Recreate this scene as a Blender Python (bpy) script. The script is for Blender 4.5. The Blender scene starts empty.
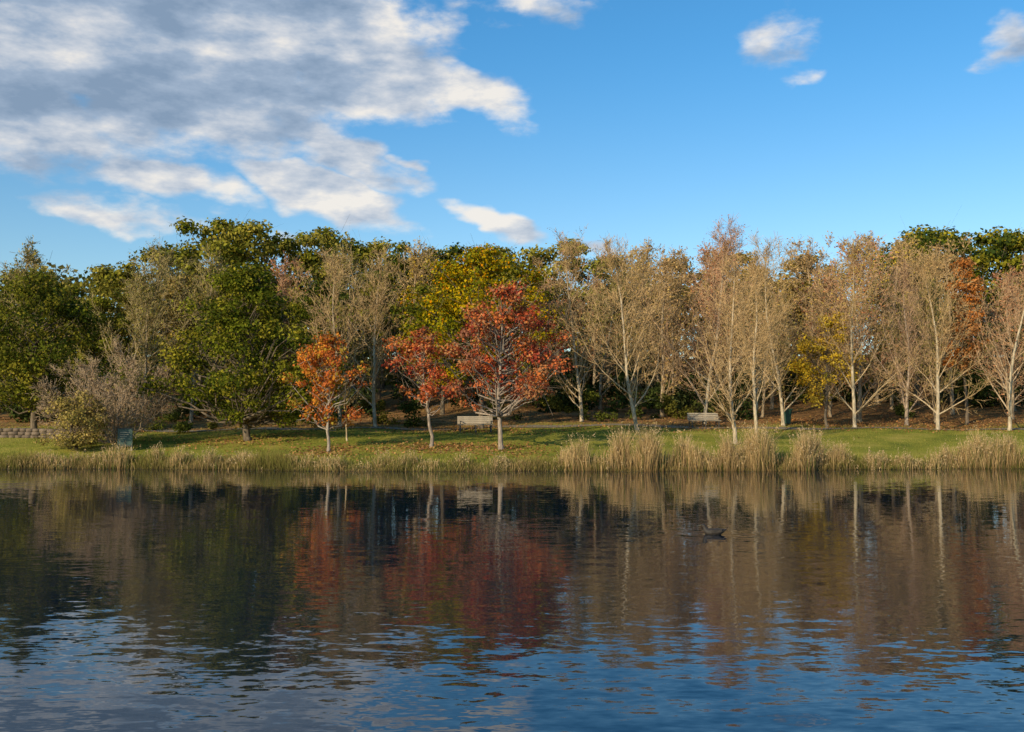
import bpy, math, random
import numpy as np
from mathutils import Vector, Matrix
SC = bpy.context.scene
R = math.radians
SC.view_settings.view_transform = 'Standard'
SC.view_settings.look = 'None'
SC.view_settings.exposure = 0
SC.view_settings.gamma = 1

# ------------------------------------------------------------------ terrain
def shore(x):
    x = np.asarray(x, float)
    return (47.6 - 2.3*np.exp(-((x-1)/15.0)**2) + 0.35*np.sin(x*0.33+1) + 0.18*np.sin(x*0.9) + 0.07*np.sin(x*2.7+.5)
            + 0.9*np.clip((-x-20)/10, 0, 2))
_D = [-80, -6, -1.5, 0, 0.35, 1.2, 5, 11, 18, 26, 38, 60, 110, 170, 300, 900]
_Z = [-2.2, -1.2, -.45, 0, 0.20, 0.36, 0.86, 1.40, 1.80, 2.5, 3.9, 6.2, 12, 15, 18, 20]
def G(x, y):
    x = np.asarray(x, float); y = np.asarray(y, float)
    d = y - shore(x)
    z = np.interp(d, _D, _Z)
    land = np.clip(d/3, 0, 1)
    z = z + land*(0.06*np.sin(x*.35+y*.2)+0.05*np.sin(x*.8-y*.5+2))
    z = z + np.clip((d-15)/25, 0, 1)*(0.35*np.sin(x*.11+1)+.15*np.sin(x*.23+y*.1))
    return z
def g(x, y): return float(G(x, y))

# ------------------------------------------------------------------ mesh helpers
def build(name, V, groups, mats, C=None, smooth=False):
    me = bpy.data.meshes.new(name)
    V = np.asarray(V, np.float32)
    me.vertices.add(len(V)); me.vertices.foreach_set('co', V.ravel())
    loops = np.concatenate([f.ravel() for f, m in groups]).astype(np.int32)
    tot = np.concatenate([np.full(len(f), f.shape[1]) for f, m in groups])
    mi = np.concatenate([np.full(len(f), m) for f, m in groups]).astype(np.int32)
    start = np.concatenate([[0], np.cumsum(tot)[:-1]]).astype(np.int32)
    me.loops.add(len(loops)); me.polygons.add(len(tot))
    me.loops.foreach_set('vertex_index', loops)
    me.polygons.foreach_set('loop_start', start)
    for m in mats: me.materials.append(m)
    me.polygons.foreach_set('material_index', mi)
    if smooth is True:
        me.polygons.foreach_set('use_smooth', np.ones(len(tot), bool))
    me.update(calc_edges=True)
    if C is not None:
        a = me.attributes.new('Col', 'FLOAT_COLOR', 'POINT')
        C4 = np.ones((len(V), 4), np.float32); C4[:, :3] = C
        a.data.foreach_set('color', C4.ravel())
    return me
def place(name, me, loc=(0, 0, 0), rot=0, scale=(1, 1, 1)):
    o = bpy.data.objects.new(name, me)
    o.location = loc; o.rotation_euler = (0, 0, rot); o.scale = scale
    SC.collection.objects.link(o); return o
def saturate(c, f):
    l = c.mean(axis=1, keepdims=True); return np.clip(l+(c-l)*f, .004, .8)

def tubes(segs, thin=.0145):
    A = np.array([(*s[0], *s[1], s[2], s[3]) for s in segs], float)
    Vs, Fs, Rs = [], [], []
    off = 0
    rr = A[:, 6]; rngt = np.random.default_rng(len(A))
    for mask, k in ((rr > .035, 7), ((rr <= .035) & (rr > thin), 3), (rr <= thin, 2)):
        B = A[mask]
        if len(B) == 0: continue
        p0, p1 = B[:, :3], B[:, 3:6]
        d = p1-p0; L = np.linalg.norm(d, axis=1, keepdims=True)+1e-9; d = d/L
        p1 = p1 + d*np.minimum(B[:, 7:8]*0.4, .05)
        ref = rngt.normal(size=d.shape)
        u = np.cross(d, ref); u /= np.linalg.norm(u, axis=1, keepdims=True); v = np.cross(d, u)
        ang = np.arange(k)*2*np.pi/k
        ring = u[:, None, :]*np.cos(ang)[None, :, None]+v[:, None, :]*np.sin(ang)[None, :, None]
        r0 = p0[:, None, :]+ring*B[:, 6][:, None, None]
        r1 = p1[:, None, :]+ring*B[:, 7][:, None, None]
        n = len(B)
        V = np.concatenate([r0, r1], axis=1).reshape(-1, 3)
        base = (np.arange(n)*2*k)[:, None]+off
        if k == 2: F = base+np.array([[0, 1, 3, 2]])
        else:
            i = np.arange(k); j = (i+1) % k
            F = np.stack([base+i, base+j, base+j+k, base+i+k], axis=2).reshape(-1, 4)
        Vs.append(V); Fs.append(F); Rs.append(np.repeat(B[:, 6], 2*k)); off += len(V)
    return np.concatenate(Vs), np.concatenate(Fs), np.concatenate(Rs)

def leaves(P, N, S, rng, aspect=.62):
    n = len(P)
    N = N/(np.linalg.norm(N, axis=1, keepdims=True)+1e-9)
    t = rng.normal(size=(n, 3)); u = np.cross(N, t); u /= np.linalg.norm(u, axis=1, keepdims=True)+1e-9
    v = np.cross(N, u)
    S = S[:, None]
    V = np.stack([P-u*S*.5, P+v*S*.5*aspect+N*S*.08, P+u*S*.5, P-v*S*.5*aspect+N*S*.08], axis=1).reshape(-1, 3)
    F = np.arange(n*4).reshape(-1, 4)
    return V, F

# ------------------------------------------------------------------ materials
def newmat(name):
    m = bpy.data.materials.new(name); m.use_nodes = True
    nt = m.node_tree; nt.nodes.clear()
    out = nt.nodes.new('ShaderNodeOutputMaterial')
    return m, nt, out
def N_(nt, t, **kw):
    n = nt.nodes.new(t)
    for k, v in kw.items(): setattr(n, k, v)
    return n
def mat_leaf(name, transl=.3):
    m, nt, out = newmat(name)
    at = N_(nt, 'ShaderNodeAttribute', attribute_name='Col')
    p = N_(nt, 'ShaderNodeBsdfDiffuse')
    t = N_(nt, 'ShaderNodeBsdfTranslucent'); mx = N_(nt, 'ShaderNodeMixShader'); mx.inputs[0].default_value = transl
    L = nt.links.new
    L(at.outputs['Color'], p.inputs['Color']); L(at.outputs['Color'], t.inputs['Color'])
    L(p.outputs[0], mx.inputs[1]); L(t.outputs[0], mx.inputs[2]); L(mx.outputs[0], out.inputs[0])
    return m
def mat_bark(name):
    m, nt, out = newmat(name); L = nt.links.new
    at = N_(nt, 'ShaderNodeAttribute', attribute_name='Col')
    tc = N_(nt, 'ShaderNodeTexCoord'); mp = N_(nt, 'ShaderNodeMapping'); mp.inputs['Scale'].default_value = (6, 6, 1.6)
    nz = N_(nt, 'ShaderNodeTexNoise'); nz.inputs['Scale'].default_value = 2; nz.inputs['Detail'].default_value = 2
    L(tc.outputs['Object'], mp.inputs[0]); L(mp.outputs[0], nz.inputs[0])
    mr = N_(nt, 'ShaderNodeMapRange'); mr.inputs[1].default_value = .3; mr.inputs[2].default_value = .7
    mr.inputs[3].default_value = .55; mr.inputs[4].default_value = 1.3
    L(nz.outputs[0], mr.inputs[0])
    vm = N_(nt, 'ShaderNodeVectorMath', operation='SCALE'); L(at.outputs['Color'], vm.inputs[0]); L(mr.outputs[0], vm.inputs['Scale'])
    p = N_(nt, 'ShaderNodeBsdfDiffuse')
    L(vm.outputs[0], p.inputs['Color'])
    L(p.outputs[0], out.inputs[0]); return m
def mat_noise(name, c1, c2, scale=3, rough=.8, sc=(1, 1, 1), bump=.3, metal=0):
    m, nt, out = newmat(name); L = nt.links.new
    tc = N_(nt, 'ShaderNodeTexCoord'); mp = N_(nt, 'ShaderNodeMapping'); mp.inputs['Scale'].default_value = sc
    nz = N_(nt, 'ShaderNodeTexNoise'); nz.inputs['Scale'].default_value = scale; nz.inputs['Detail'].default_value = 6
    L(tc.outputs['Object'], mp.inputs[0]); L(mp.outputs[0], nz.inputs[0])
    cr = N_(nt, 'ShaderNodeValToRGB'); cr.color_ramp.elements[0].position = .35; cr.color_ramp.elements[1].position = .65
    cr.color_ramp.elements[0].color = (*c1, 1); cr.color_ramp.elements[1].color = (*c2, 1)
    L(nz.outputs[0], cr.inputs[0])
    p = N_(nt, 'ShaderNodeBsdfPrincipled'); p.inputs['Roughness'].default_value = rough; p.inputs['Metallic'].default_value = metal
    L(cr.outputs[0], p.inputs['Base Color'])
    bp = N_(nt, 'ShaderNodeBump'); bp.inputs['Strength'].default_value = bump; bp.inputs['Distance'].default_value = .01
    L(nz.outputs[0], bp.inputs['Height']); L(bp.outputs[0], p.inputs['Normal'])
    L(p.outputs[0], out.inputs[0]); return m

M_LEAF = mat_leaf('leaf_material', .25)
M_GRASS = mat_leaf('grass_blade_material', .3)
M_BARK = mat_bark('bark_material')
M_WOOD = mat_noise('weathered_timber', (.32, .26, .19), (.45, .38, .28), 4, .75, (1, 8, 8))
M_IRON = mat_noise('bench_iron', (.03, .03, .03), (.06, .055, .05), 6, .5)
M_GREENP = mat_noise('green_plastic', (.012, .05, .035), (.02, .07, .05), 3, .45, bump=.05)
M_SIGN = mat_noise('green_sign_paint', (.03, .06, .05), (.045, .085, .07), 3, .5, bump=.05)
M_STONE = mat_noise('sandstone', (.09, .065, .045), (.20, .145, .10), 2.5, .9, bump=.8)
M_RUB = mat_noise('rubber', (.02, .02, .02), (.03, .03, .03), 5, .7)
M_PATH = mat_noise('path_gravel', (.18, .15, .10), (.26, .21, .14), 2, .9)

# ------------------------------------------------------------------ tree generators
def norm(v):
    l = math.sqrt(v[0]**2+v[1]**2+v[2]**2)+1e-9
    return (v[0]/l, v[1]/l, v[2]/l)
def bare_tree_mesh(name, seed, H=10.0, spread=.42, up=.075, dens=1.0, trunk_r=.13, start=.16, wood=(.42, .33, .22),
                   twig=(.44, .295, .145), leafcols=None, leafprob=0.0, leafsize=.12, stems=1, stem_angle=0.0, leaf_zmin=0, tw_r=.0085, ang0=46, smin=.7):
    rd = random.Random(seed); segs = []; tips = []
    nseg = [12, 6, 4, 2]
    def grow(p, d, L, r, lvl):
        n = nseg[lvl]; st = L/n; wig = [.05, .10, .14, .2][lvl]; tr = [.02, up, up*.8, up*.6][lvl]
        for i in range(n):
            d = norm((d[0]+rd.gauss(0, wig), d[1]+rd.gauss(0, wig), d[2]+rd.gauss(0, wig*.6)+tr))
            p1 = (p[0]+d[0]*st, p[1]+d[1]*st, p[2]+d[2]*st)
            t = (i+1)/n
            r0 = max(tw_r, r*(1-.82*(i/n)**.9)); r1 = max(tw_r*.8, r*(1-.82*t**.9))
            segs.append((p, p1, r0, r1))
            if lvl >= 2: tips.append(p1)
            if lvl < 3:
                if lvl == 0 and t < start: p = p1; continue
                cnt = [2.5*dens, 2.1*dens, 1.8*dens][lvl]
                k = int(cnt)+(rd.random() < cnt-int(cnt))
                for _ in range(k):
                    az = rd.uniform(0, 2*math.pi); a = R(rd.gauss([ang0, 38, 38][lvl], 9))
                    if lvl == 0: a *= (1.0-.35*t)
                    ref = (1, 0, 0) if abs(d[2]) > .8 else (0, 0, 1)
                    D = Vector(d); U = D.cross(Vector(ref)).normalized(); W = D.cross(U)
                    c = D*math.cos(a)+(U*math.cos(az)+W*math.sin(az))*math.sin(a)
                    f = rd.random(); q = tuple(p[m]+(p1[m]-p[m])*f for m in range(3))
                    if lvl == 0: cl = H*spread*1.35*(1.05-t)**.5*rd.uniform(.6, 1.2); cr = max(.012, r1*.48)
                    elif lvl == 1: cl = L*.45*(1.15-t)**.6*rd.uniform(.6, 1.2); cr = max(.010, r1*.5)
                    else: cl = rd.uniform(.25, .6)*H/10; cr = tw_r
                    grow(q, tuple(c), cl, cr, lvl+1)
            p = p1
    if stems == 1:
        grow((0, 0, -.15), (rd.gauss(0, .03), rd.gauss(0, .03), 1), H*.93, trunk_r, 0)
    else:
        for s in range(stems):
            az = s*2*math.pi/stems*2.4+rd.uniform(-.4, .4); f = (s+.5)/stems; a = stem_angle*math.sqrt(f)
            d = (math.cos(az)*math.sin(a), math.sin(az)*math.sin(a), math.cos(a))
            grow((math.cos(az)*.2, math.sin(az)*.2, -.15), d, H*rd.uniform(smin, .95)*(1-.25*f), trunk_r*rd.uniform(.6, 1), 0)
    segs.append(((0, 0, -.3), (0, 0, .12), trunk_r*1.45, trunk_r*1.05))
    V, F, RR = tubes(segs)
    w = np.clip((RR-.012)/.05, 0, 1)[:, None]
    C = np.array(twig)*(1-w)+np.array(wood)*w
    rng = np.random.default_rng(seed)
    groups = [(F, 0)]
    if leafcols is not None and leafprob > 0:
        T = np.array(tips); T = T[(rng.random(len(T)) < leafprob) & (T[:, 2] > leaf_zmin)]
        T = T+rng.normal(size=T.shape)*.07
        LV, LF = leaves(T, rng.normal(size=T.shape)+np.array([0, 0, .3]), rng.uniform(.6, 1.2, len(T))*leafsize, rng)
        lc = np.array(leafcols)[rng.integers(0, len(leafcols), len(T))]*rng.uniform(.7, 1.3, (len(T), 1))
        groups.append((LF+len(V), 1)); V = np.concatenate([V, LV]); C = np.concatenate([C, np.repeat(lc, 4, 0)])
    return build(name, V, groups, [M_BARK, M_LEAF], C)

def leafy_tree_mesh(name, seed, H, r, zb, prof, nclump, cr, nleaf, ls, cols, off=(0, 0), wood=(.16, .125, .09), trunk_r=.16,
                    lobes=.22, topcols=None, flat=.72, solid=.5, lean=0, sat=1.12):
    rng = np.random.default_rng(seed); rd = random.Random(seed)
    ph = rng.uniform(0, 6.28, 4)
    tt = rng.random(nclump)**.9
    pr = np.interp(tt, [p[0] for p in prof], [p[1] for p in prof])
    an = rng.uniform(0, 2*np.pi, nclump)
    irr = 1+lobes*np.sin(2*an+ph[0]+tt*3)+lobes*.7*np.sin(3*an+ph[1]-tt*5)+lobes*.5*np.sin(5*an+ph[2]+tt*9)
    rad = r*pr*irr*(rng.random(nclump)**solid)
    cx = off[0]*np.minimum(1, tt*2)+rad*np.cos(an); cy = off[1]+rad*np.sin(an)
    cz = zb+(H-zb)*tt*(1-.05)+rng.normal(size=nclump)*.15
    crr = cr*rng.uniform(.55, 1.35, nclump)*(0.75+.25*pr)
    cz = np.minimum(cz, H-crr*.5)
    CC = np.stack([cx, cy, cz], 1)
    segs = []
    tp = [(0, 0, -.2)]; n = 9; topz = zb+(H-zb)*.72
    wx = wy = 0
    for i in range(1, n+1):
        f = i/n; wx += rd.gauss(0, .07)+lean/n; wy += rd.gauss(0, .07)
        tp.append((wx+off[0]*f*.8, wy+off[1]*f*.8, topz*f))
    for i in range(n):
        segs.append((tp[i], tp[i+1], trunk_r*(1.12 if i == 0 else 1)*(1-.8*i/n), trunk_r*(1-.8*(i+1)/n)))
    segs.append(((0, 0, -.3), (0, 0, .15), trunk_r*1.5, trunk_r*1.08))
    TPa = np.array(tp)
    for c in CC:
        zt = c[2]-math.hypot(c[0]-off[0], c[1]-off[1])*rd.uniform(.5, .9)-.3
        zt = min(max(zt, zb*.75), topz*.98)
        q = np.array([np.interp(zt, TPa[:, 2], TPa[:, k]) for k in range(2)]+[zt])
        L = np.linalg.norm(c-q); rr = max(.012, min(trunk_r*.42, .012*L+.012))
        prev = q; m = 4
        for s in range(1, m+1):
            f = s/m; pt = q+(c-q)*f; pt[2] += -.12*L*math.sin(math.pi*f)*.5
            pt = pt+rng.normal(size=3)*.05*L*(f < 1)
            segs.append((tuple(prev), tuple(pt), rr*(1-.8*(s-1)/m), rr*(1-.8*s/m))); prev = pt
        for _ in range(5):
            e = c+rng.normal(size=3)*cr*.6
            segs.append((tuple(c-(c-q)*.12), tuple(e), .011, .005))
    V, F, RR = tubes(segs)
    C = np.tile(np.array(wood), (len(V), 1))
    w = crr**2; w /= w.sum(); idx = rng.choice(nclump, nleaf, p=w)
    dr = rng.normal(size=(nleaf, 3)); dr /= np.linalg.norm(dr, axis=1, keepdims=True)
    rad = (rng.random(nleaf)**.45)*(1+rng.normal(size=nleaf)*.15)
    P = CC[idx]+dr*(rad*crr[idx])[:, None]*np.array([1, 1, flat])
    P[:, 2] = np.maximum(P[:, 2], .25)
    Nn = dr*.9+rng.normal(size=(nleaf, 3))*.6+np.array([0, 0, .4])
    S = ls*rng.uniform(.6, 1.35, nleaf)
    LV, LF = leaves(P, Nn, S, rng, .7)
    cols = np.array(cols); k = len(cols)
    cc = rng.integers(0, k, nclump)
    pick = np.where(rng.random(nleaf) < .62, cc[idx], rng.integers(0, k, nleaf))
    lc = cols[pick]
    if topcols is not None:
        tc = np.array(topcols); h = (P[:, 2]-zb)/(H-zb)+rng.normal(size=nleaf)*.12+(rng.random(nclump)[idx]-.5)*.5
        mk = h > .62; lc = np.where(mk[:, None], tc[rng.integers(0, len(tc), nleaf)], lc)
    lc = lc*(rng.uniform(.75, 1.25, nleaf)*(.75+.5*rng.random(nclump))[idx])[:, None]
    lc = saturate(lc, sat)
    V2 = np.concatenate([V, LV]); C2 = np.concatenate([C, np.repeat(lc, 4, 0)])
    return build(name, V2, [(F, 0), (LF+len(V), 1)], [M_BARK, M_LEAF], C2)

ROUND = [(0, .55), (.2, .9), (.45, 1), (.7, .85), (.9, .5), (1, .15)]
DOME = [(0, .85), (.25, 1), (.5, .95), (.75, .72), (.92, .42), (1, .15)]
UMB = [(0, .35), (.3, .6), (.6, 1), (.85, .85), (1, .4)]
COL = [(0, .6), (.3, 1), (.7, .85), (1, .25)]

GREEN = [(.095, .11, .018), (.135, .145, .022), (.18, .175, .03), (.06, .075, .014), (.23, .20, .035)]
DGREEN = [(.04, .06, .016), (.06, .08, .02), (.085, .10, .025)]
OLIVE = [(.22, .205, .04), (.28, .24, .055), (.33, .28, .07), (.165, .16, .035)]
OLB = [(.28, .21, .07), (.34, .25, .09), (.24, .19, .05), (.37, .26, .10)]
RED = [(.40, .095, .05), (.45, .15, .07), (.31, .065, .045), (.42, .21, .10), (.27, .12, .075), (.48, .16, .06)]
ORANGE = [(.50, .19, .05), (.54, .25, .06), (.44, .14, .05), (.36, .26, .06), (.48, .15, .06)]
YELG = [(.22, .20, .025), (.33, .25, .03), (.14, .155, .02), (.40, .27, .03), (.18, .18, .025)]
GOLD = [(.48, .27, .03), (.40, .25, .03), (.50, .20, .03)]
YEL = [(.60, .42, .05), (.54, .36, .05), (.46, .37, .06)]

def tree(name, me, x, y, rot=0, s=1.0, sxy=None):
    a = s if sxy is None else sxy
    return place(name, me, (x, y, g(x, y)), rot, (a, a, s))

tree('green_oak_tree', leafy_tree_mesh('green_oak_tree', 11, 9.7, 3.9, 1.9, DOME, 120, 1.0, 22000, .18, [(a*.9, b_*.9, c_) for a, b_, c_ in GREEN], trunk_r=.2), -28.6, 60)
tree('green_oak_tree', leafy_tree_mesh('green_oak_tree', 12, 9.9, 4.7, 1.3, [(0, .75), (.2, 1), (.5, .92), (.75, .62), (.9, .42), (1, .15)], 190, .85, 30000, .175, GREEN, trunk_r=.2, off=(-.3, 0), lobes=.26), -14.5, 55)
tree('orange_maple_tree', leafy_tree_mesh('orange_maple_tree', 13, 5.8, 1.95, 1.45, ROUND, 62, .5, 5200, .15, ORANGE, trunk_r=.085, wood=(.34, .28, .22)), -9.0, 49.2)
tree('red_maple_tree', leafy_tree_mesh('red_maple_tree', 14, 6.2, 2.0, 2.3, ROUND, 46, .55, 4200, .15, RED, trunk_r=.10, wood=(.30, .24, .19), off=(-.5, 0)), -4.1, 51)
tree('golden_maple_tree', leafy_tree_mesh('golden_maple_tree', 15, 11.5, 5.0, 2.8, DOME, 150, .92, 26000, .18, YELG, topcols=GOLD+YELG+YELG, trunk_r=.18), -1.9, 61.8)
tree('red_maple_tree', leafy_tree_mesh('red_maple_tree', 16, 8.4, 3.4, 2.2, [(0, .8), (.15, 1), (.4, .95), (.65, .7), (.85, .5), (1, .12)], 110, .6, 9500, .155, RED, trunk_r=.13, wood=(.30, .24, .19), off=(.25, 0), lobes=.3), -.55, 50)
tree('yellow_poplar_tree', leafy_tree_mesh('yellow_poplar_tree', 17, 7.6, 1.9, 1.8, ROUND, 50, .65, 5500, .16, [(.54, .36, .06), (.48, .31, .06), (.42, .31, .07)], trunk_r=.10), 20.3, 64.5)
tree('orange_maple_tree', leafy_tree_mesh('orange_maple_tree', 18, 11.8, 1.7, 4.0, COL, 60, .6, 6000, .17, [(.46, .17, .05), (.42, .20, .08), (.35, .14, .05)], trunk_r=.13), 30.9, 68)
tree('weeping_shrub', leafy_tree_mesh('weeping_shrub', 19, 3.0, 1.9, .2, DOME, 60, .5, 6500, .12, [(.32, .25, .08), (.27, .22, .07), (.37, .28, .11)], trunk_r=.06), -22.3, 51.4)

LT = (.44, .36, .25)
def bt(x, y, H, seed, **k):
    nm = k.pop('nm', 'bare_poplar_tree')
    tree(nm, bare_tree_mesh(nm, seed, H=H, **k), x, y, rot=seed*1.3)
TAN = [(.48, .30, .13), (.44, .30, .10), (.52, .34, .14)]
RUST = [(.50, .21, .10), (.44, .19, .10), (.52, .28, .13)]
bt(-21.4, 54, 6.8, 21, nm='bare_shrub', stems=13, stem_angle=1.15, spread=.27, trunk_r=.07, dens=.66, ang0=50, wood=(.34, .25, .17), twig=(.38, .27, .17), tw_r=.0095, start=.12, up=.05)
bt(7.5, 60, 11.6, 22, wood=LT, leafcols=TAN, leafprob=.08)
bt(4.6, 66, 12.3, 23, wood=LT, leafcols=RUST, leafprob=.08)
bt(12.7, 66, 13.8, 24, wood=LT, twig=(.44, .27, .16), leafcols=RUST, leafprob=.35, leafsize=.12, leaf_zmin=6)
bt(11.7, 52.5, 10.1, 25, wood=(.50, .40, .28), spread=.32, trunk_r=.12)
bt(14.4, 59, 11.0, 26, wood=LT, spread=.34, trunk_r=.12, leafcols=TAN, leafprob=.06)
bt(17.6, 65, 12.0, 27, wood=LT, leafcols=TAN, leafprob=.12)
bt(21.9, 64, 12.1, 28, wood=LT, leafcols=YEL, leafprob=.2, leaf_zmin=6.5)
bt(26.2, 66.5, 10.6, 29, wood=(.36, .28, .21), twig=(.42, .27, .17), spread=.44)
bt(26.8, 63, 11.4, 30, wood=LT, leafcols=TAN, leafprob=.06)
bt(30.8, 62, 10.9, 31, wood=LT, twig=(.44, .28, .16), leafcols=RUST, leafprob=.16, dens=.85)
bt(37.0, 64, 11.5, 32, wood=LT, dens=.8)
bt(-8.6, 63, 11.0, 33, wood=LT, spread=.44, dens=.95)
bt(-11.2, 65, 11.3, 34, wood=LT, spread=.42, dens=.95)
bt(-27.2, 69, 12.3, 35, wood=LT, twig=(.38, .29, .14), leafcols=OLIVE, leafprob=.25, spread=.44)
bt(-8.8, 53.5, 4.2, 36, nm='bare_sapling', wood=LT, dens=.7, trunk_r=.05, start=.4)

EU = [leafy_tree_mesh('eucalyptus_tree', 50+i, 14, 4.6, 4.5, UMB, 75, 1.15, 11000, .30, c, trunk_r=.24, lobes=.3, flat=.6, wood=(.20, .155, .10))
      for i, c in enumerate([OLIVE, GREEN+OLIVE, OLB, DGREEN+GREEN])]
BB = [bare_tree_mesh('bare_woodland_tree', 70+i, H=12, spread=.42, dens=.9, trunk_r=.15, wood=(.34, .26, .17), twig=tw, leafcols=lc, leafprob=.35, leafsize=.2, tw_r=.0135, start=.12)
      for i, (tw, lc) in enumerate([((.38, .26, .14), TAN), ((.40, .25, .15), RUST), ((.34, .26, .12), OLIVE), ((.42, .29, .15), TAN+YEL)])]
rd = random.Random(5)
for x, y, zt_, k in [(-38, 78, 14.0, 1), (-33.5, 84, 15.2, 0), (-28.5, 82, 16.3, 1), (-24.5, 82, 18.6, 1), (-20.0, 80, 18.0, 0), (-15.8, 84, 18.2, 1), (-11.5, 86, 17.6, 1),
                     (-6.0, 84, 16.8, 3), (-1.5, 86, 17.0, 1), (3.8, 84, 17.4, 0), (8.5, 88, 16.6, 2), (14, 90, 16.8, 2), (34, 84, 17.6, 3), (40.0, 80, 17.6, 3), (45.5, 84, 17.0, 3),
                     (37.4, 88, 19.3, 3), (27.5, 90, 17.2, 2), (21, 92, 17.6, 2), (-44, 80, 14, 0), (52, 86, 17, 1), (-19, 70, 11.5, 1), (-13.5, 71, 12, 3), (-24, 73, 13, 2), (-30, 72, 11.0, 1), (-5, 72, 12, 1), (-8.5, 78, 15, 3)]:
    h = zt_-g(x, y); s = h/14.0
    tree('eucalyptus_tree', EU[k], x, y, rd.uniform(0, 6.28), s, s*rd.uniform(.9, 1.1))
xs = [(-35, 74), (-17, 74), (-13, 76), (-7, 76), (-3, 78), (2, 75), (6.5, 74), (9.5, 78), (12, 74), (15.5, 76), (18, 72), (20.5, 79), (23.5, 74), (25.5, 80), (28.5, 73), (30, 79), (33, 75), (35.5, 71), (39, 74), (42, 78),
      (10.5, 70), (24.3, 70), (29, 68.5), (16.5, 83), (31, 85), (7, 84), (12.5, 85), (20, 86), (26, 86), (-25, 67.5), (-21.8, 68)]
for i, (x, y) in enumerate(xs):
    z = rd.uniform(12.4, 15.6)*(y/76)
    h = z-g(x, y); s = h/12
    tree('bare_woodland_tree', BB[2 if x < -20 else i % 4], x, y, rd.uniform(0, 6.28), s, s*rd.uniform(.95, 1.2))

def mass(name, items, cr, lpc, ls, cols, seed, trunks=True):
    rng = np.random.default_rng(seed); Ps, Ns, Cs, segs = [], [], [], []
    cols = np.array(cols)
    for (x, y, z0, z1, rr, nc) in items:
        base = g(x, y); tint = rng.uniform(.75, 1.2); cb = cols[rng.integers(len(cols))]
        if trunks: segs.append(((x, y, base-.3), (x, y, base+z1*.8), .22, .08))
        for _ in range(nc):
            t = rng.random(); a = rng.uniform(0, 6.28); q = rr*math.sqrt(rng.random())*(1-.55*t)
            c = np.array([x+q*math.cos(a), y+q*math.sin(a), base+z0+(z1-z0)*t]); R_ = cr*rng.uniform(.6, 1.3)
            d = rng.normal(size=(lpc, 3)); d /= np.linalg.norm(d, axis=1, keepdims=True)
            P = c+d*(rng.random(lpc)**.4*R_)[:, None]*np.array([1, 1, .75])
            Ps.append(P); Ns.append(d+rng.normal(size=(lpc, 3))*.6+np.array([0, 0, .4]))
            col = cb*.6+cols[rng.integers(len(cols))]*.4
            Cs.append(col*tint*rng.uniform(.7, 1.3, (lpc, 1)))
    P = np.concatenate(Ps); P[:, 2] = np.maximum(P[:, 2], G(P[:, 0], P[:, 1])+.05)
    LV, LF = leaves(P, np.concatenate(Ns), ls*rng.uniform(.6, 1.4, len(P)), rng, .75)
    C = np.repeat(np.concatenate(Cs), 4, 0); groups = [(LF, 1)]; V = LV
    if trunks:
        TV, TF, _ = tubes(segs); groups.append((TF+len(V), 0)); V = np.concatenate([V, TV]); C = np.concatenate([C, np.tile((.2, .17, .13), (len(TV), 1))])
    return place(name, build(name, V, groups, [M_BARK, M_LEAF], C))
r2 = random.Random(9)
items = [(-100+i*1.45+r2.uniform(-1, 1), r2.uniform(94, 122), .2, r2.uniform(9.0, 11.5), r2.uniform(3.4, 4.6), 16) for i in range(145)]
mass('distant_forest', items, 2.0, 46, .65, OLIVE+GREEN+OLB, 3)
items = []
for i in range(120):
    x = r2.uniform(-55, 60); y = r2.uniform(70, 79)+(13 if x > 17 else 0)
    items.append((x, y, .1, r2.uniform(1.4, 3.6), r2.uniform(1.2, 2.4), 9))
mass('understorey_shrubs', items, .75, 66, .24, DGREEN+[(.06, .085, .02), (.10, .11, .035)], 4, False)
items = [(x, y, .1, h, r_, 8) for x, y, h, r_ in [(5.6, 67, 1.9, 1.6), (9.0, 68, 2.1, 1.8), (11.2, 69, 1.5, 1.3), (3, 68, 1.9, 1.8), (-12.5, 62.5, 1.6, 1.7), (-17.8, 63, 2.0, 1.8), (-6.2, 64, 1.4, 1.5), (-20.5, 60.5, 1.3, 1.2), (14, 70.5, 1.3, 1.5), (28.5, 72, 1.2, 1.3), (-1, 67, 1.5, 1.6), (-9, 66, 1.7, 1.7), (-24, 62, 1.8, 1.8), (-15, 65, 2, 2)]]
mass('garden_shrubs', items, .5, 130, .14, DGREEN+GREEN, 6, False)

# ------------------------------------------------------------------ ground
def axis(fine0, fine1, st, far0, far1):
    a = np.arange(fine0, fine1, st); l = fine0-np.geomspace(st, fine0-far0, 34)[::-1]; r = fine1+np.geomspace(st*.5, far1-fine1, 34)
    return np.concatenate([l, a, r])
ax = axis(-46, 46, .5, -700, 700); ay = axis(41, 76, .3, -150, 1200)
XX, YY = np.meshgrid(ax, ay); ZZ = G(XX, YY)
nx, ny = len(ax), len(ay)
V = np.stack([XX.ravel(), YY.ravel(), ZZ.ravel()], 1)
i = np.arange(nx-1); j = np.arange(ny-1); I, J = np.meshgrid(i, j); b = (J*nx+I).ravel()
F = np.stack([b, b+1, b+1+nx, b+nx], 1)
d = (YY-shore(XX)).ravel(); X1 = XX.ravel()
lit = np.clip((d-(16.5+1.5*np.sin(X1*.4)-3.0*np.exp(-((X1+16)/10)**2)))/2.5, 0, 1)
mud = np.clip(1-d/.8, 0, 1)
C = np.stack([lit, mud, np.zeros_like(lit)], 1)
m, nt, out = newmat('ground_material'); L = nt.links.new
at = N_(nt, 'ShaderNodeAttribute', attribute_name='Col'); sp = N_(nt, 'ShaderNodeSeparateXYZ'); L(at.outputs['Vector'], sp.inputs[0])
tc = N_(nt, 'ShaderNodeTexCoord')
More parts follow.
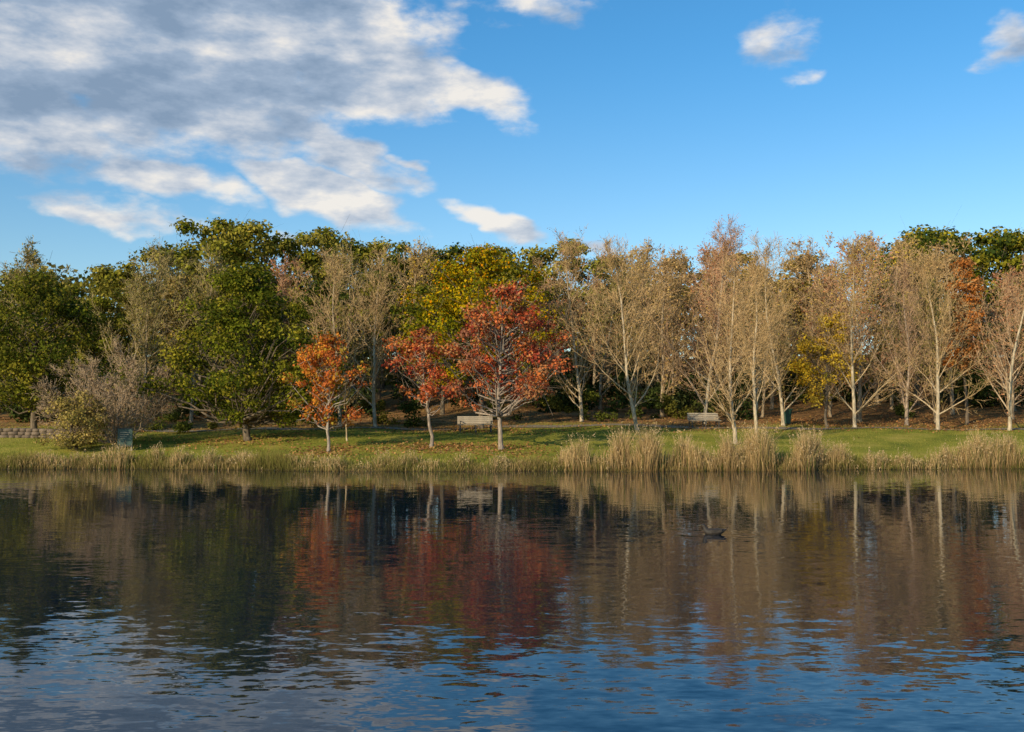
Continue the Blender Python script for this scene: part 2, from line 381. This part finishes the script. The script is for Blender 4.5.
def noise(scale, det=5, w=0):
    n = N_(nt, 'ShaderNodeTexNoise'); n.inputs['Scale'].default_value = scale; n.inputs['Detail'].default_value = det
    L(tc.outputs['Object'], n.inputs[0]); return n
def ramp(src, stops):
    c = N_(nt, 'ShaderNodeValToRGB'); e = c.color_ramp.elements
    e[0].position = stops[0][0]; e[0].color = (*stops[0][1], 1); e[1].position = stops[-1][0]; e[1].color = (*stops[-1][1], 1)
    for p_, c_ in stops[1:-1]:
        q = e.new(p_); q.color = (*c_, 1)
    L(src, c.inputs[0]); return c
def mix(f, a, b_):
    x = N_(nt, 'ShaderNodeMix', data_type='RGBA')
    L(f, x.inputs[0]); L(a, x.inputs[6]); L(b_, x.inputs[7]); return x.outputs[2]
gr = ramp(noise(.5, 6).outputs[0], [(.3, (.14, .16, .03)), (.5, (.25, .24, .04)), (.7, (.37, .30, .07))])
lt = ramp(noise(1.2, 6).outputs[0], [(.3, (.13, .075, .03)), (.5, (.27, .15, .065)), (.72, (.38, .21, .085))])
md = ramp(noise(2, 4).outputs[0], [(.3, (.04, .03, .018)), (.7, (.09, .065, .035))])
add = N_(nt, 'ShaderNodeMath', operation='MULTIPLY_ADD'); L(noise(.8, 4).outputs[0], add.inputs[0]); add.inputs[1].default_value = 1.6; add.inputs[2].default_value = -.8
a2 = N_(nt, 'ShaderNodeMath', operation='ADD', use_clamp=True); L(add.outputs[0], a2.inputs[0]); L(sp.outputs[0], a2.inputs[1])
a3 = N_(nt, 'ShaderNodeMath', operation='MULTIPLY'); L(a2.outputs[0], a3.inputs[0]); L(sp.outputs[0], a3.inputs[1])
a4 = N_(nt, 'ShaderNodeMath', operation='POWER'); L(a3.outputs[0], a4.inputs[0]); a4.inputs[1].default_value = .6
c = mix(a4.outputs[0], gr.outputs[0], lt.outputs[0]); c = mix(sp.outputs[1], c, md.outputs[0])
p = N_(nt, 'ShaderNodeBsdfDiffuse')
L(c, p.inputs['Color'])
bp = N_(nt, 'ShaderNodeBump'); bp.inputs['Strength'].default_value = .8; bp.inputs['Distance'].default_value = .06
L(noise(6, 3).outputs[0], bp.inputs['Height']); L(bp.outputs[0], p.inputs['Normal']); L(p.outputs[0], out.inputs[0])
place('ground', build('ground', V, [(F, 0)], [m], C, smooth=True))

# footpath
px = np.arange(-60, 60, .5); cy = 62.9+.6*np.sin(px*.08)+.3*np.sin(px*.2)
rows = np.linspace(-.7, .7, 5)
V = np.array([(x, c_+r_, g(x, c_+r_)+.03) for r_ in rows for x, c_ in zip(px, cy)]); n = len(px)
F = np.array([[r_*n+k, r_*n+k+1, (r_+1)*n+k+1, (r_+1)*n+k] for r_ in range(4) for k in range(n-1)])
place('footpath', build('footpath', V, [(F, 0)], [M_PATH], None, True))

# ------------------------------------------------------------------ blades
def blades(name, X, Y, Hh, W, cols_base, cols_tip, seed, lean=.25, z0=None, heads=None):
    rng = np.random.default_rng(seed); n = len(X)
    Z = (G(X, Y) if z0 is None else z0)-.03
    a = rng.uniform(0, 2*np.pi, n); u = np.stack([np.cos(a), np.sin(a)*.5, 0*a], 1)
    l = rng.normal(size=(n, 2))*lean*Hh[:, None]
    B = np.stack([X, Y, Z], 1)
    Mi = B+np.stack([l[:, 0]*.35, l[:, 1]*.35, Hh*.58], 1); T = B+np.stack([l[:, 0], l[:, 1], Hh], 1)
    w = W[:, None]
    V = np.stack([B-u*w*.5, B+u*w*.5, Mi-u*w*.42, Mi+u*w*.42, T], 1).reshape(-1, 3)
    o = (np.arange(n)*5)[:, None]
    Q = o+np.array([[0, 1, 3, 2]]); Tr = o+np.array([[2, 3, 4]])
    t = rng.uniform(.65, 1.35, (n, 1))
    cb = cols_base*t; ct = cols_tip*t
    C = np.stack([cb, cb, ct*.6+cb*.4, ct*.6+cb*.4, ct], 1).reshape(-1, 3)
    groups = [(Q, 0), (Tr, 0)]
    if heads is not None:
        mk = rng.random(n) < heads; Th = T[mk]; k = 5; TT = np.repeat(Th, k, 0)+rng.normal(size=(len(Th)*k, 3))*np.array([.025, .025, .09])-np.array([0, 0, .06])
        LV, LF = leaves(TT, rng.normal(size=TT.shape)*np.array([1, 1, .3]), rng.uniform(.05, .11, len(TT)), rng, .4)
        groups.append((LF+len(V), 0)); V = np.concatenate([V, LV])
        C = np.concatenate([C, np.repeat(np.array([[.54, .39, .21]])*rng.uniform(.8, 1.2, (len(TT), 1)), 4, 0)])
    return place(name, build(name, V, groups, [M_GRASS], C))
rng = np.random.default_rng(77)
n = 90000
X = rng.uniform(-42, 42, n); dd = .5+20*rng.random(n)**1.25; Y = shore(X)+dd
pat = .5+.5*np.sin(X*.5+np.sin(Y*.9)*1.5)*np.sin(Y*.7+X*.13); pat = np.clip(pat+rng.normal(size=n)*.25, 0, 1)[:, None]
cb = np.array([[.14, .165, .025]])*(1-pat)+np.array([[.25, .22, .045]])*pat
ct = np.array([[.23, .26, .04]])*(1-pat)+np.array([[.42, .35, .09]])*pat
Hh = np.where(dd < 2.5, rng.uniform(.08, .24, n), rng.uniform(.04, .10, n))
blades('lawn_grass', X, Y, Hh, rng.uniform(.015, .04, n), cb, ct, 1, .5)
n = 34000
X = rng.uniform(-42, 42, n); Y = shore(X)+np.abs(rng.normal(size=n))*.6-.1
h0 = .20+.15*np.sin(X*.7)*np.sin(X*.23+1)+.1*np.sin(X*2.1)
h0 = h0+np.where((X < -10) & (X > -24), .12, 0)
Hh = np.clip(h0*rng.uniform(.5, 1.6, n), .08, 1.0)
pat = np.clip(.5+.4*np.sin(X*.9+2)+rng.normal(size=n)*.3, 0, 1)[:, None]
cb = np.array([[.07, .065, .02]])*(1-pat)+np.array([[.12, .08, .035]])*pat  # dark blade bases paint in the shadow line along the water's edge
ct = np.array([[.22, .21, .045]])*(1-pat)+np.array([[.42, .29, .12]])*pat
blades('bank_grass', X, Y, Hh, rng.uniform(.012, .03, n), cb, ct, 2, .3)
def reeds(name, x0, x1, n, hmin, hmax, seed, green=.25, wdt=.6, un_=.12, cl=2.6):
    rng = np.random.default_rng(seed)
    nc = max(3, int((x1-x0)*cl)); cx = rng.uniform(x0, x1, nc); cd = np.abs(rng.normal(size=nc)*wdt)+.1
    ch = rng.uniform(hmin, hmax, nc)*(1-.4*np.abs((cx-(x0+x1)/2)/((x1-x0)/2))**3)
    wt = ch**1.5; wt /= wt.sum()
    k = rng.choice(nc, n, p=wt); un = rng.random(n) < un_
    X = np.where(un, rng.uniform(x0, x1, n), cx[k]+rng.normal(size=n)*.24); Y = shore(X)+cd[k]+rng.normal(size=n)*.2
    Hh = ch[k]*rng.uniform(.3, 1.12, n)*np.exp(-((X-cx[k])/.55)**2*.5)
    Hh = np.where(un, rng.uniform(.3, .9, n)*hmax*.5, Hh)
    gsel = (rng.random(n) < green)[:, None]
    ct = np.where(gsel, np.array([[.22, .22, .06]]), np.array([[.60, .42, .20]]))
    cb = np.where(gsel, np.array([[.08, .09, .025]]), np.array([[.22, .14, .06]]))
    Z = np.maximum(G(X, Y), -.05)
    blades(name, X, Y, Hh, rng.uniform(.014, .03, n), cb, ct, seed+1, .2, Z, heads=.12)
reeds('reed_bed', 2.2, 15.6, 11000, .5, 2.15, 31, .16, .6)
reeds('reed_bed', 15, 21, 2200, .25, .8, 41, .4, .3)
reeds('reed_bed', 20.6, 26.5, 3800, .4, 1.7, 33, .2, .4)
reeds('reed_bed', -24.0, -12.0, 4500, .25, 1.1, 35, .4, .5)
reeds('reed_bed', 28, 40, 3000, .8, 1.6, 37, .3)
reeds('reed_bed', -12.0, 2.6, 2600, .15, .7, 39, .5, .4)

# fallen leaves
n = 22000
src = np.array([(-9, 49.2, 2.2), (-4.1, 51, 2.4), (-.55, 50, 3.2), (-2.2, 60.5, 4), (-14.5, 55, 4.5), (21, 68, 3), (31.6, 69, 4), (12, 66, 6), (26, 66, 6)])
k = rng.integers(0, len(src), n); bgd = rng.random(n) < .6
X = np.where(bgd, rng.uniform(-42, 42, n), src[k, 0]+rng.normal(size=n)*src[k, 2]*.6)
Y = np.where(bgd, shore(X)+rng.uniform(13, 40, n), src[k, 1]+rng.normal(size=n)*src[k, 2]*.5)
ok = Y > shore(X)+.8; X, Y = X[ok], Y[ok]
P = np.stack([X, Y, G(X, Y)+rng.uniform(.02, .07, len(X))], 1)
LV, LF = leaves(P, rng.normal(size=P.shape)*.4+np.array([0, 0, 1]), rng.uniform(.08, .17, len(P)), rng, .75)
lc = np.array([(.46, .22, .08), (.38, .18, .08), (.48, .30, .10), (.27, .15, .07)])[rng.integers(0, 4, len(P))]
place('fallen_leaves', build('fallen_leaves', LV, [(LF, 0)], [M_LEAF], np.repeat(lc, 4, 0)))

# ------------------------------------------------------------------ small objects
import bmesh
def box(name, parent, size, loc, mat, rot=(0, 0, 0), bev=.008):
    me = bpy.data.meshes.new(name); bm = bmesh.new(); bmesh.ops.create_cube(bm, size=1)
    bmesh.ops.scale(bm, vec=size, verts=bm.verts)
    if bev: bmesh.ops.bevel(bm, geom=bm.edges[:], offset=bev, segments=1, affect='EDGES')
    bm.to_mesh(me); bm.free(); me.materials.append(mat)
    o = bpy.data.objects.new(name, me); o.location = loc; o.rotation_euler = rot; SC.collection.objects.link(o)
    if parent: o.parent = parent
    return o
def empty(name, loc, rot=0):
    e = bpy.data.objects.new(name, None); e.location = loc; e.rotation_euler = (0, 0, rot); SC.collection.objects.link(e); return e
def bench(x, y, rot, w=2.0, wood=M_WOOD):
    e = empty('park_bench', (x, y, g(x, y)), rot)
    for k in range(4): box('seat_slat_%d' % k, e, (w, .105, .04), (0, -.2+k*.12, .45), wood)
    for k in range(4): box('back_slat_%d' % k, e, (w, .03, .095), (0, .24+k*.022, .56+k*.115), wood, (-.19, 0, 0))
    for s in (-1, 0, 1):
        xx = 0 if s == 0 else s*(w/2-.14)
        box('front_leg', e, (.06, .06, .47), (xx, -.19, .20), M_IRON)
        box('back_leg', e, (.06, .06, .99), (xx, .30, .44), M_IRON, (-.17, 0, 0))
        box('seat_rail', e, (.055, .48, .05), (xx, .03, .40), M_IRON)
        if s:
            box('arm_post', e, (.05, .05, .24), (xx, -.2, .56), M_IRON)
            box('armrest', e, (.07, .52, .035), (xx, .02, .69), wood)
    return e
bench(-2.15, 59, R(8), 2.1, M_WOOD)
bench(12.3, 64, R(12), 2.1, M_WOOD)

def wheelie(x, y, rot):
    e = empty('wheelie_bin', (x, y, g(x, y)), rot)
    me = bpy.data.meshes.new('bin_body'); bm = bmesh.new()
    rings = [(.20, .21, .06), (.23, .25, .5), (.265, .30, .93), (.285, .32, .93), (.285, .32, .98)]
    prev = None
    for a, b_, z in rings:
        vs = []
        for sx, sy in ((-1, -1), (1, -1), (1, 1), (-1, 1)):
            for tx, ty in ((.8, 1), (1, .8)) if sx*sy > 0 else ((1, .8), (.8, 1)):
                vs.append(bm.verts.new((sx*a*tx, sy*b_*ty, z)))
        vs.sort(key=lambda v: math.atan2(v.co.y, v.co.x))
        if prev:
            for q in range(8): bm.faces.new((prev[q], prev[(q+1) % 8], vs[(q+1) % 8], vs[q]))
        else: bm.faces.new(vs[::-1])
        prev = vs
    bm.faces.new(prev); bm.to_mesh(me); bm.free(); me.materials.append(M_GREENP)
    o = bpy.data.objects.new('bin_body', me); SC.collection.objects.link(o); o.parent = e
    box('lid', e, (.60, .68, .05), (0, -.01, 1.01), M_GREENP, (.05, 0, 0), .02)
    box('handle', e, (.5, .04, .04), (0, .37, .97), M_GREENP)
    for s in (-1, 1):
        bpy.ops.mesh.primitive_cylinder_add(vertices=18, radius=.1, depth=.05, location=(s*.25, .26, .1), rotation=(0, R(90), 0))
        w = bpy.context.object; w.name = 'wheel'; w.data.materials.append(M_RUB); w.parent = e
wheelie(18.1, 66, R(10))

def sign(x, y, rot):
    e = empty('park_sign', (x, y, g(x, y)), rot)
    for s in (-1, 1):
        box('post', e, (.07, .07, 1.25), (s*.31, .045, .52), M_WOOD)
        box('post_cap', e, (.09, .09, .03), (s*.31, .045, 1.162), M_IRON)
    box('panel', e, (.74, .035, .86), (0, -.012, .70), M_SIGN)
    box('frame_top', e, (.80, .05, .05), (0, -.02, 1.155), M_IRON); box('frame_bottom', e, (.80, .05, .05), (0, -.02, .245), M_IRON)
    for k in range(4): box('text_line', e, (.5-.08*k, .006, .03), (-.04*k, -.034, .95-.1*k), M_WOOD, bev=.001)
sign(-20.0, 51.8, R(12))

def stone_wall(x0, x1, y):
    rng = random.Random(3); V = []; F = []
    for row in range(3):
        x = x0+(row % 2)*.2
        while x < x1:
            w = rng.uniform(.35, .6); h = .185; dpt = .36+rng.uniform(-.03, .03); z = g(x, y)+row*.19-.05; yy = y+rng.uniform(-.015, .015)
            o = len(V); c = .02
            for zz, ins in ((z, c), (z+c, 0), (z+h-c, 0), (z+h, c)):
                for sx, sy in ((0, -1), (1, -1), (1, 1), (0, 1)):
                    V.append((x+ins+(w-.012-2*ins)*sx+rng.uniform(-.004, .004), yy+sy*(dpt/2-ins), zz))
            F.append((o+3, o+2, o+1, o)); F.append((o+12, o+13, o+14, o+15))
            for l in range(3):
                for q in range(4): F.append((o+l*4+q, o+l*4+(q+1) % 4, o+l*4+4+(q+1) % 4, o+l*4+4+q))
            x += w
    place('stone_wall', build('stone_wall', V, [(np.array(F), 0)], [M_STONE]))
stone_wall(-42, -24.6, 56.5)

def duck(x, y, rot):
    e = empty('duck', (x, y, 0), rot)
    pr = [(-.30, .12, .006, .006), (-.27, .105, .03, .014), (-.21, .075, .062, .042), (-.12, .05, .092, .072), (-.01, .04, .105, .086), (.08, .045, .095, .084), (.14, .07, .066, .07),
          (.165, .115, .042, .046), (.175, .155, .036, .036), (.195, .187, .040, .037), (.225, .197, .037, .031), (.25, .192, .022, .018), (.258, .19, .004, .004)]
    V = []; F = []; k = 16
    for q, (a, b_, rw, rh) in enumerate(pr):
        p0 = pr[max(q-1, 0)]; p1 = pr[min(q+1, len(pr)-1)]; t = Vector((p1[0]-p0[0], 0, p1[1]-p0[1])).normalized(); nrm = Vector((-t.z, 0, t.x))
        for s_ in range(k):
            th = s_*2*math.pi/k; V.append(tuple(Vector((a, math.cos(th)*rw, b_))+nrm*math.sin(th)*rh))
    for q in range(len(pr)-1):
        for s_ in range(k): F.append((q*k+s_, q*k+(s_+1) % k, (q+1)*k+(s_+1) % k, (q+1)*k+s_))
    fm = mat_noise('duck_feathers', (.015, .012, .010), (.04, .03, .022), 18, .7)
    o = place('body', build('body', V, [(np.array(F), 0)], [fm], None, True)); o.parent = e
    sb = o.modifiers.new('Sub', 'SUBSURF'); sb.levels = 1; sb.render_levels = 1
    bill = mat_noise('duck_bill', (.10, .09, .06), (.14, .12, .07), 8, .5)
    box('bill', e, (.06, .028, .014), (.278, 0, .183), bill, (0, .15, 0), .005)
    for s_ in (-1, 1):
        bpy.ops.mesh.primitive_uv_sphere_add(segments=10, ring_count=6, radius=.006, location=(.225, s_*.035, .207)); w = bpy.context.object
        w.name = 'eye'; w.data.materials.append(M_RUB); w.parent = e
        box('wing', e, (.24, .018, .075), (-.07, s_*.094, .075), fm, (0, .12, s_*.1), .008)
DX, DY = 4.25, 21.3
duck(DX, DY, R(175))

# ------------------------------------------------------------------ water
m, nt, out = newmat('lake_water'); L = nt.links.new
tc = N_(nt, 'ShaderNodeTexCoord')
def vm(op, a=None, b_=None, s=None):
    n_ = N_(nt, 'ShaderNodeVectorMath', operation=op)
    for k_, v in ((0, a), (1, b_)):
        if v is None: continue
        if isinstance(v, tuple): n_.inputs[k_].default_value = v
        else: L(v, n_.inputs[k_])
    if s is not None:
        if isinstance(s, (int, float)): n_.inputs['Scale'].default_value = s
        else: L(s, n_.inputs['Scale'])
    return n_.outputs['Value'] if op in ('LENGTH', 'DOT_PRODUCT') else n_.outputs[0]
def mm(op, a, b_=None, c_=None, cl=False):
    n_ = N_(nt, 'ShaderNodeMath', operation=op, use_clamp=cl)
    for k_, v in enumerate((a, b_, c_)):
        if v is None: continue
        if isinstance(v, (int, float)): n_.inputs[k_].default_value = v
        else: L(v, n_.inputs[k_])
    return n_.outputs[0]
def nzc(sx, sy, det, rough=.5, dist=0.0):
    v = vm('MULTIPLY', tc.outputs['Object'], (sx, sy, 1)); n_ = N_(nt, 'ShaderNodeTexNoise'); n_.inputs['Scale'].default_value = 1
    n_.inputs['Detail'].default_value = det; n_.inputs['Roughness'].default_value = rough; n_.inputs['Distortion'].default_value = dist
    L(v, n_.inputs[0]); return n_
def cen(c_): return vm('SUBTRACT', c_, (.5, .5, .5))
w1 = vm('MULTIPLY', cen(nzc(2.4, 6.2, 2, .55, .4).outputs['Color']), (.04, .115, 0))
w2 = vm('MULTIPLY', cen(nzc(.6, 1.6, 2).outputs['Color']), (.012, .032, 0))
w3 = vm('MULTIPLY', cen(nzc(8, 18, 2).outputs['Color']), (.03, .06, 0))
sxyz = N_(nt, 'ShaderNodeSeparateXYZ'); L(tc.outputs['Object'], sxyz.inputs[0])
mr = N_(nt, 'ShaderNodeMapRange', interpolation_type='SMOOTHSTEP'); L(sxyz.outputs[1], mr.inputs[0])
for k_, v in zip((1, 2, 3, 4), (8, 30, 1.0, .46)): mr.inputs[k_].default_value = v
pt = nzc(.05, .16, 3); pr = N_(nt, 'ShaderNodeMapRange'); L(pt.outputs[0], pr.inputs[0])
for k_, v in zip((1, 2, 3, 4), (.35, .65, .6, 1.4)): pr.inputs[k_].default_value = v
amp = mm('MULTIPLY', mr.outputs[0], pr.outputs[0])
ws = vm('SCALE', vm('ADD', vm('ADD', w1, w3), w2), None, amp)
rel = vm('SUBTRACT', tc.outputs['Object'], (DX+.3, DY, 0)); ln = vm('LENGTH', vm('MULTIPLY', rel, (.5, 1, 0)))
wk = mm('MULTIPLY', mm('SINE', mm('MULTIPLY', ln, 20)), mm('EXPONENT', mm('MULTIPLY', ln, -2.0)))
wv = vm('SCALE', vm('NORMALIZE', rel), None, mm('MULTIPLY', wk, .07))
nv = vm('NORMALIZE', vm('ADD', vm('ADD', ws, wv), (0, 0, 1)))
p = N_(nt, 'ShaderNodeBsdfPrincipled'); p.inputs['Base Color'].default_value = (.002, .012, .026, 1)
p.inputs['Roughness'].default_value = .015; p.inputs['IOR'].default_value = 1.40
p.inputs['Specular Tint'].default_value = (.80, .93, 1, 1)
L(nv, p.inputs['Normal']); L(p.outputs[0], out.inputs[0])
V = [(-700, -150, 0), (700, -150, 0), (700, 60, 0), (-700, 60, 0)]
place('lake_water', build('lake_water', V, [(np.array([[0, 1, 2, 3]]), 0)], [m]))

# ------------------------------------------------------------------ sky
SUN_EL, SUN_AZ = 20, 218     # azimuth clockwise from +Y : low, behind the viewer's left shoulder
w = bpy.data.worlds.new("World"); SC.world = w; w.use_nodes = True
try: w.cycles.sampling_method = 'NONE'
except Exception as ex: print(ex)
nt = w.node_tree; nt.nodes.clear(); L = nt.links.new
out = nt.nodes.new('ShaderNodeOutputWorld'); bg = nt.nodes.new('ShaderNodeBackground'); bg.inputs['Strength'].default_value = .15
sky = N_(nt, 'ShaderNodeTexSky', sky_type='NISHITA'); sky.sun_disc = False
sky.sun_elevation = R(SUN_EL); sky.sun_rotation = R(SUN_AZ); sky.air_density = 1.0; sky.dust_density = .4; sky.ozone_density = 2.0
tc = N_(nt, 'ShaderNodeTexCoord'); s = N_(nt, 'ShaderNodeSeparateXYZ'); L(tc.outputs['Generated'], s.inputs[0])
DEG = 180/math.pi
az = mm('MULTIPLY', mm('ARCTAN2', s.outputs[0], s.outputs[1]), DEG); el = mm('MULTIPLY', mm('ARCSINE', s.outputs[2]), DEG)
cb_ = N_(nt, 'ShaderNodeCombineXYZ'); L(az, cb_.inputs[0]); L(el, cb_.inputs[1]); P0 = cb_.outputs[0]
tn = N_(nt, 'ShaderNodeMapRange', data_type='FLOAT', interpolation_type='SMOOTHSTEP'); L(el, tn.inputs[0])
for k_, v in zip((1, 2, 3, 4), (2, 23, 0, 1)): tn.inputs[k_].default_value = v
tm = N_(nt, 'ShaderNodeMix', data_type='RGBA'); L(tn.outputs[0], tm.inputs[0]); tm.inputs[6].default_value = (.86, .97, 1.0, 1); tm.inputs[7].default_value = (.38, .89, 1.14, 1)
skyc = vm('MULTIPLY', sky.outputs[0], tm.outputs[2])
def nz(vec, scx, scy, det, z=0, rough=.55):
    v = vm('ADD', vm('MULTIPLY', vec, (scx, scy, 1)), (0, 0, z)); n_ = N_(nt, 'ShaderNodeTexNoise'); n_.inputs['Scale'].default_value = 1
    n_.inputs['Detail'].default_value = det; n_.inputs['Roughness'].default_value = rough; L(v, n_.inputs[0]); return n_
wp = vm('MULTIPLY', vm('SUBTRACT', nz(P0, .22, .4, 3, 7).outputs['Color'], (.5, .5, .5)), (5, 2.6, 0))
PW = vm('ADD', P0, wp)
def ell(az_, el_, ra, re, rot, st):
    mp = N_(nt, 'ShaderNodeMapping', vector_type='TEXTURE'); L(PW, mp.inputs[0])
    mp.inputs['Location'].default_value = (az_, el_, 0); mp.inputs['Rotation'].default_value = (0, 0, R(rot)); mp.inputs['Scale'].default_value = (ra, re, 1)
    l = vm('LENGTH', mp.outputs[0]); return mm('MULTIPLY', mm('SUBTRACT', 1, mm('POWER', l, 1.6), cl=True), st)
big = [(-21, 20, 16, 7.5, -8, 1.8), (-27, 15.5, 9, 4.2, -5, 1.3), (-25, 31, 26, 8, 0, 1.6), (-10.5, 21.5, 7, 3.4, -12, 1.0)]
small = [(-10, 20.3, 9.5, 4.8, -15, 1.5), (-3.8, 18.6, 6.8, 2.1, -20, 1.4), (-12.5, 16.5, 6, 2.4, -15, 1.1),
         (-11.0, 12.4, 7.2, 1.9, -18, 1.6), (-9.2, 14.4, 5.0, 1.9, -18, 1.25), (-19, 12.6, 6.6, 1.5, -6, 1.2), (-21.7, 10.9, 6.8, 1.3, -2, 1.05), (-.9, 11.1, 4.0, 1.2, -22, 1.1),
         (-12.8, 10.0, 2.6, .8, -5, .95), (4.7, 9.4, 3.2, .8, -10, .85), (1.3, 22.6, 5.8, 1.5, 0, 1.0), (14.7, 20, 3.4, 2.4, 15, .8), (16.7, 18, 2.0, .9, 0, .85),
         (26.8, 18.8, 2.2, 1.8, 0, .95), (22.7, 9.2, 5, 1.0, 5, .6), (-5.8, 14.3, 1.8, .7, 0, .9), (60, 22, 18, 5, -10, .9), (-70, 20, 18, 6, 0, 1.), (120, 30, 25, 7, 0, .9), (-140, 25, 22, 6, 0, .9)]
def fold(lst):
    a = None
    for e_ in lst:
        v = ell(*e_); a = v if a is None else mm('MAXIMUM', a, v)
    return a
mb, ms = fold(big), fold(small); msk = mm('MAXIMUM', mb, ms)
nd = nz(P0, .2, .42, 7, 3, .6).outputs[0]
d0 = mm('ADD', mm('SUBTRACT', msk, .38), mm('MULTIPLY', mm('SUBTRACT', nd, .5), 2.1))
al = N_(nt, 'ShaderNodeMapRange', interpolation_type='SMOOTHSTEP'); L(d0, al.inputs[0])
for k_, v in zip((1, 2, 3, 4), (-.1, .6, 0, 1)): al.inputs[k_].default_value = v
alpha = mm('MULTIPLY', al.outputs[0], mm('MULTIPLY', msk, 4, cl=True))
n0 = nz(P0, .105, .25, 6, 3, .58).outputs[0]; n1 = nz(vm('ADD', P0, (1.5, -.7, 0)), .105, .25, 6, 3, .58).outputs[0]
lit_ = mm('MULTIPLY', mm('SUBTRACT', n0, n1), 3.2)
gsh = N_(nt, 'ShaderNodeMapRange', interpolation_type='SMOOTHSTEP'); L(mb, gsh.inputs[0])
for k_, v in zip((1, 2, 3, 4), (.1, 1.1, .82, .34)): gsh.inputs[k_].default_value = v
tone = mm('ADD', gsh.outputs[0], lit_, cl=True)
cr = N_(nt, 'ShaderNodeValToRGB'); e = cr.color_ramp.elements
e[0].position = 0; e[0].color = (.24, .33, .46, 1); e[1].position = 1; e[1].color = (.92, .87, .80, 1)
q = e.new(.35); q.color = (.36, .45, .58, 1); q = e.new(.72); q.color = (.64, .67, .72, 1)
L(tone, cr.inputs[0]); cc = vm('SCALE', cr.outputs[0], None, 6.67)
mx = N_(nt, 'ShaderNodeMix', data_type='RGBA'); L(mm('MULTIPLY', alpha, .94), mx.inputs[0]); L(skyc, mx.inputs[6]); L(cc, mx.inputs[7])
L(mx.outputs[2], bg.inputs[0]); L(bg.outputs[0], out.inputs[0])

sd = bpy.data.lights.new('sun', 'SUN'); sd.energy = 5.0; sd.angle = R(.5); sd.color = (1, .83, .56)
so = bpy.data.objects.new('sun', sd); SC.collection.objects.link(so)
dv = Vector((math.sin(R(SUN_AZ))*math.cos(R(SUN_EL)), math.cos(R(SUN_AZ))*math.cos(R(SUN_EL)), math.sin(R(SUN_EL))))
so.rotation_euler = dv.to_track_quat('Z', 'Y').to_euler(); so.location = dv*60

cam = bpy.data.cameras.new('camera'); cam.lens = 35.15; cam.sensor_width = 36; cam.clip_end = 3000; cam.clip_start = .1
co = bpy.data.objects.new('camera', cam); SC.collection.objects.link(co)
co.location = (0, 0, 2.5); co.rotation_euler = (R(90+2.86), 0, 0)
SC.camera = co
print('polys', sum(len(o.data.polygons) for o in SC.objects if o.type == 'MESH'))
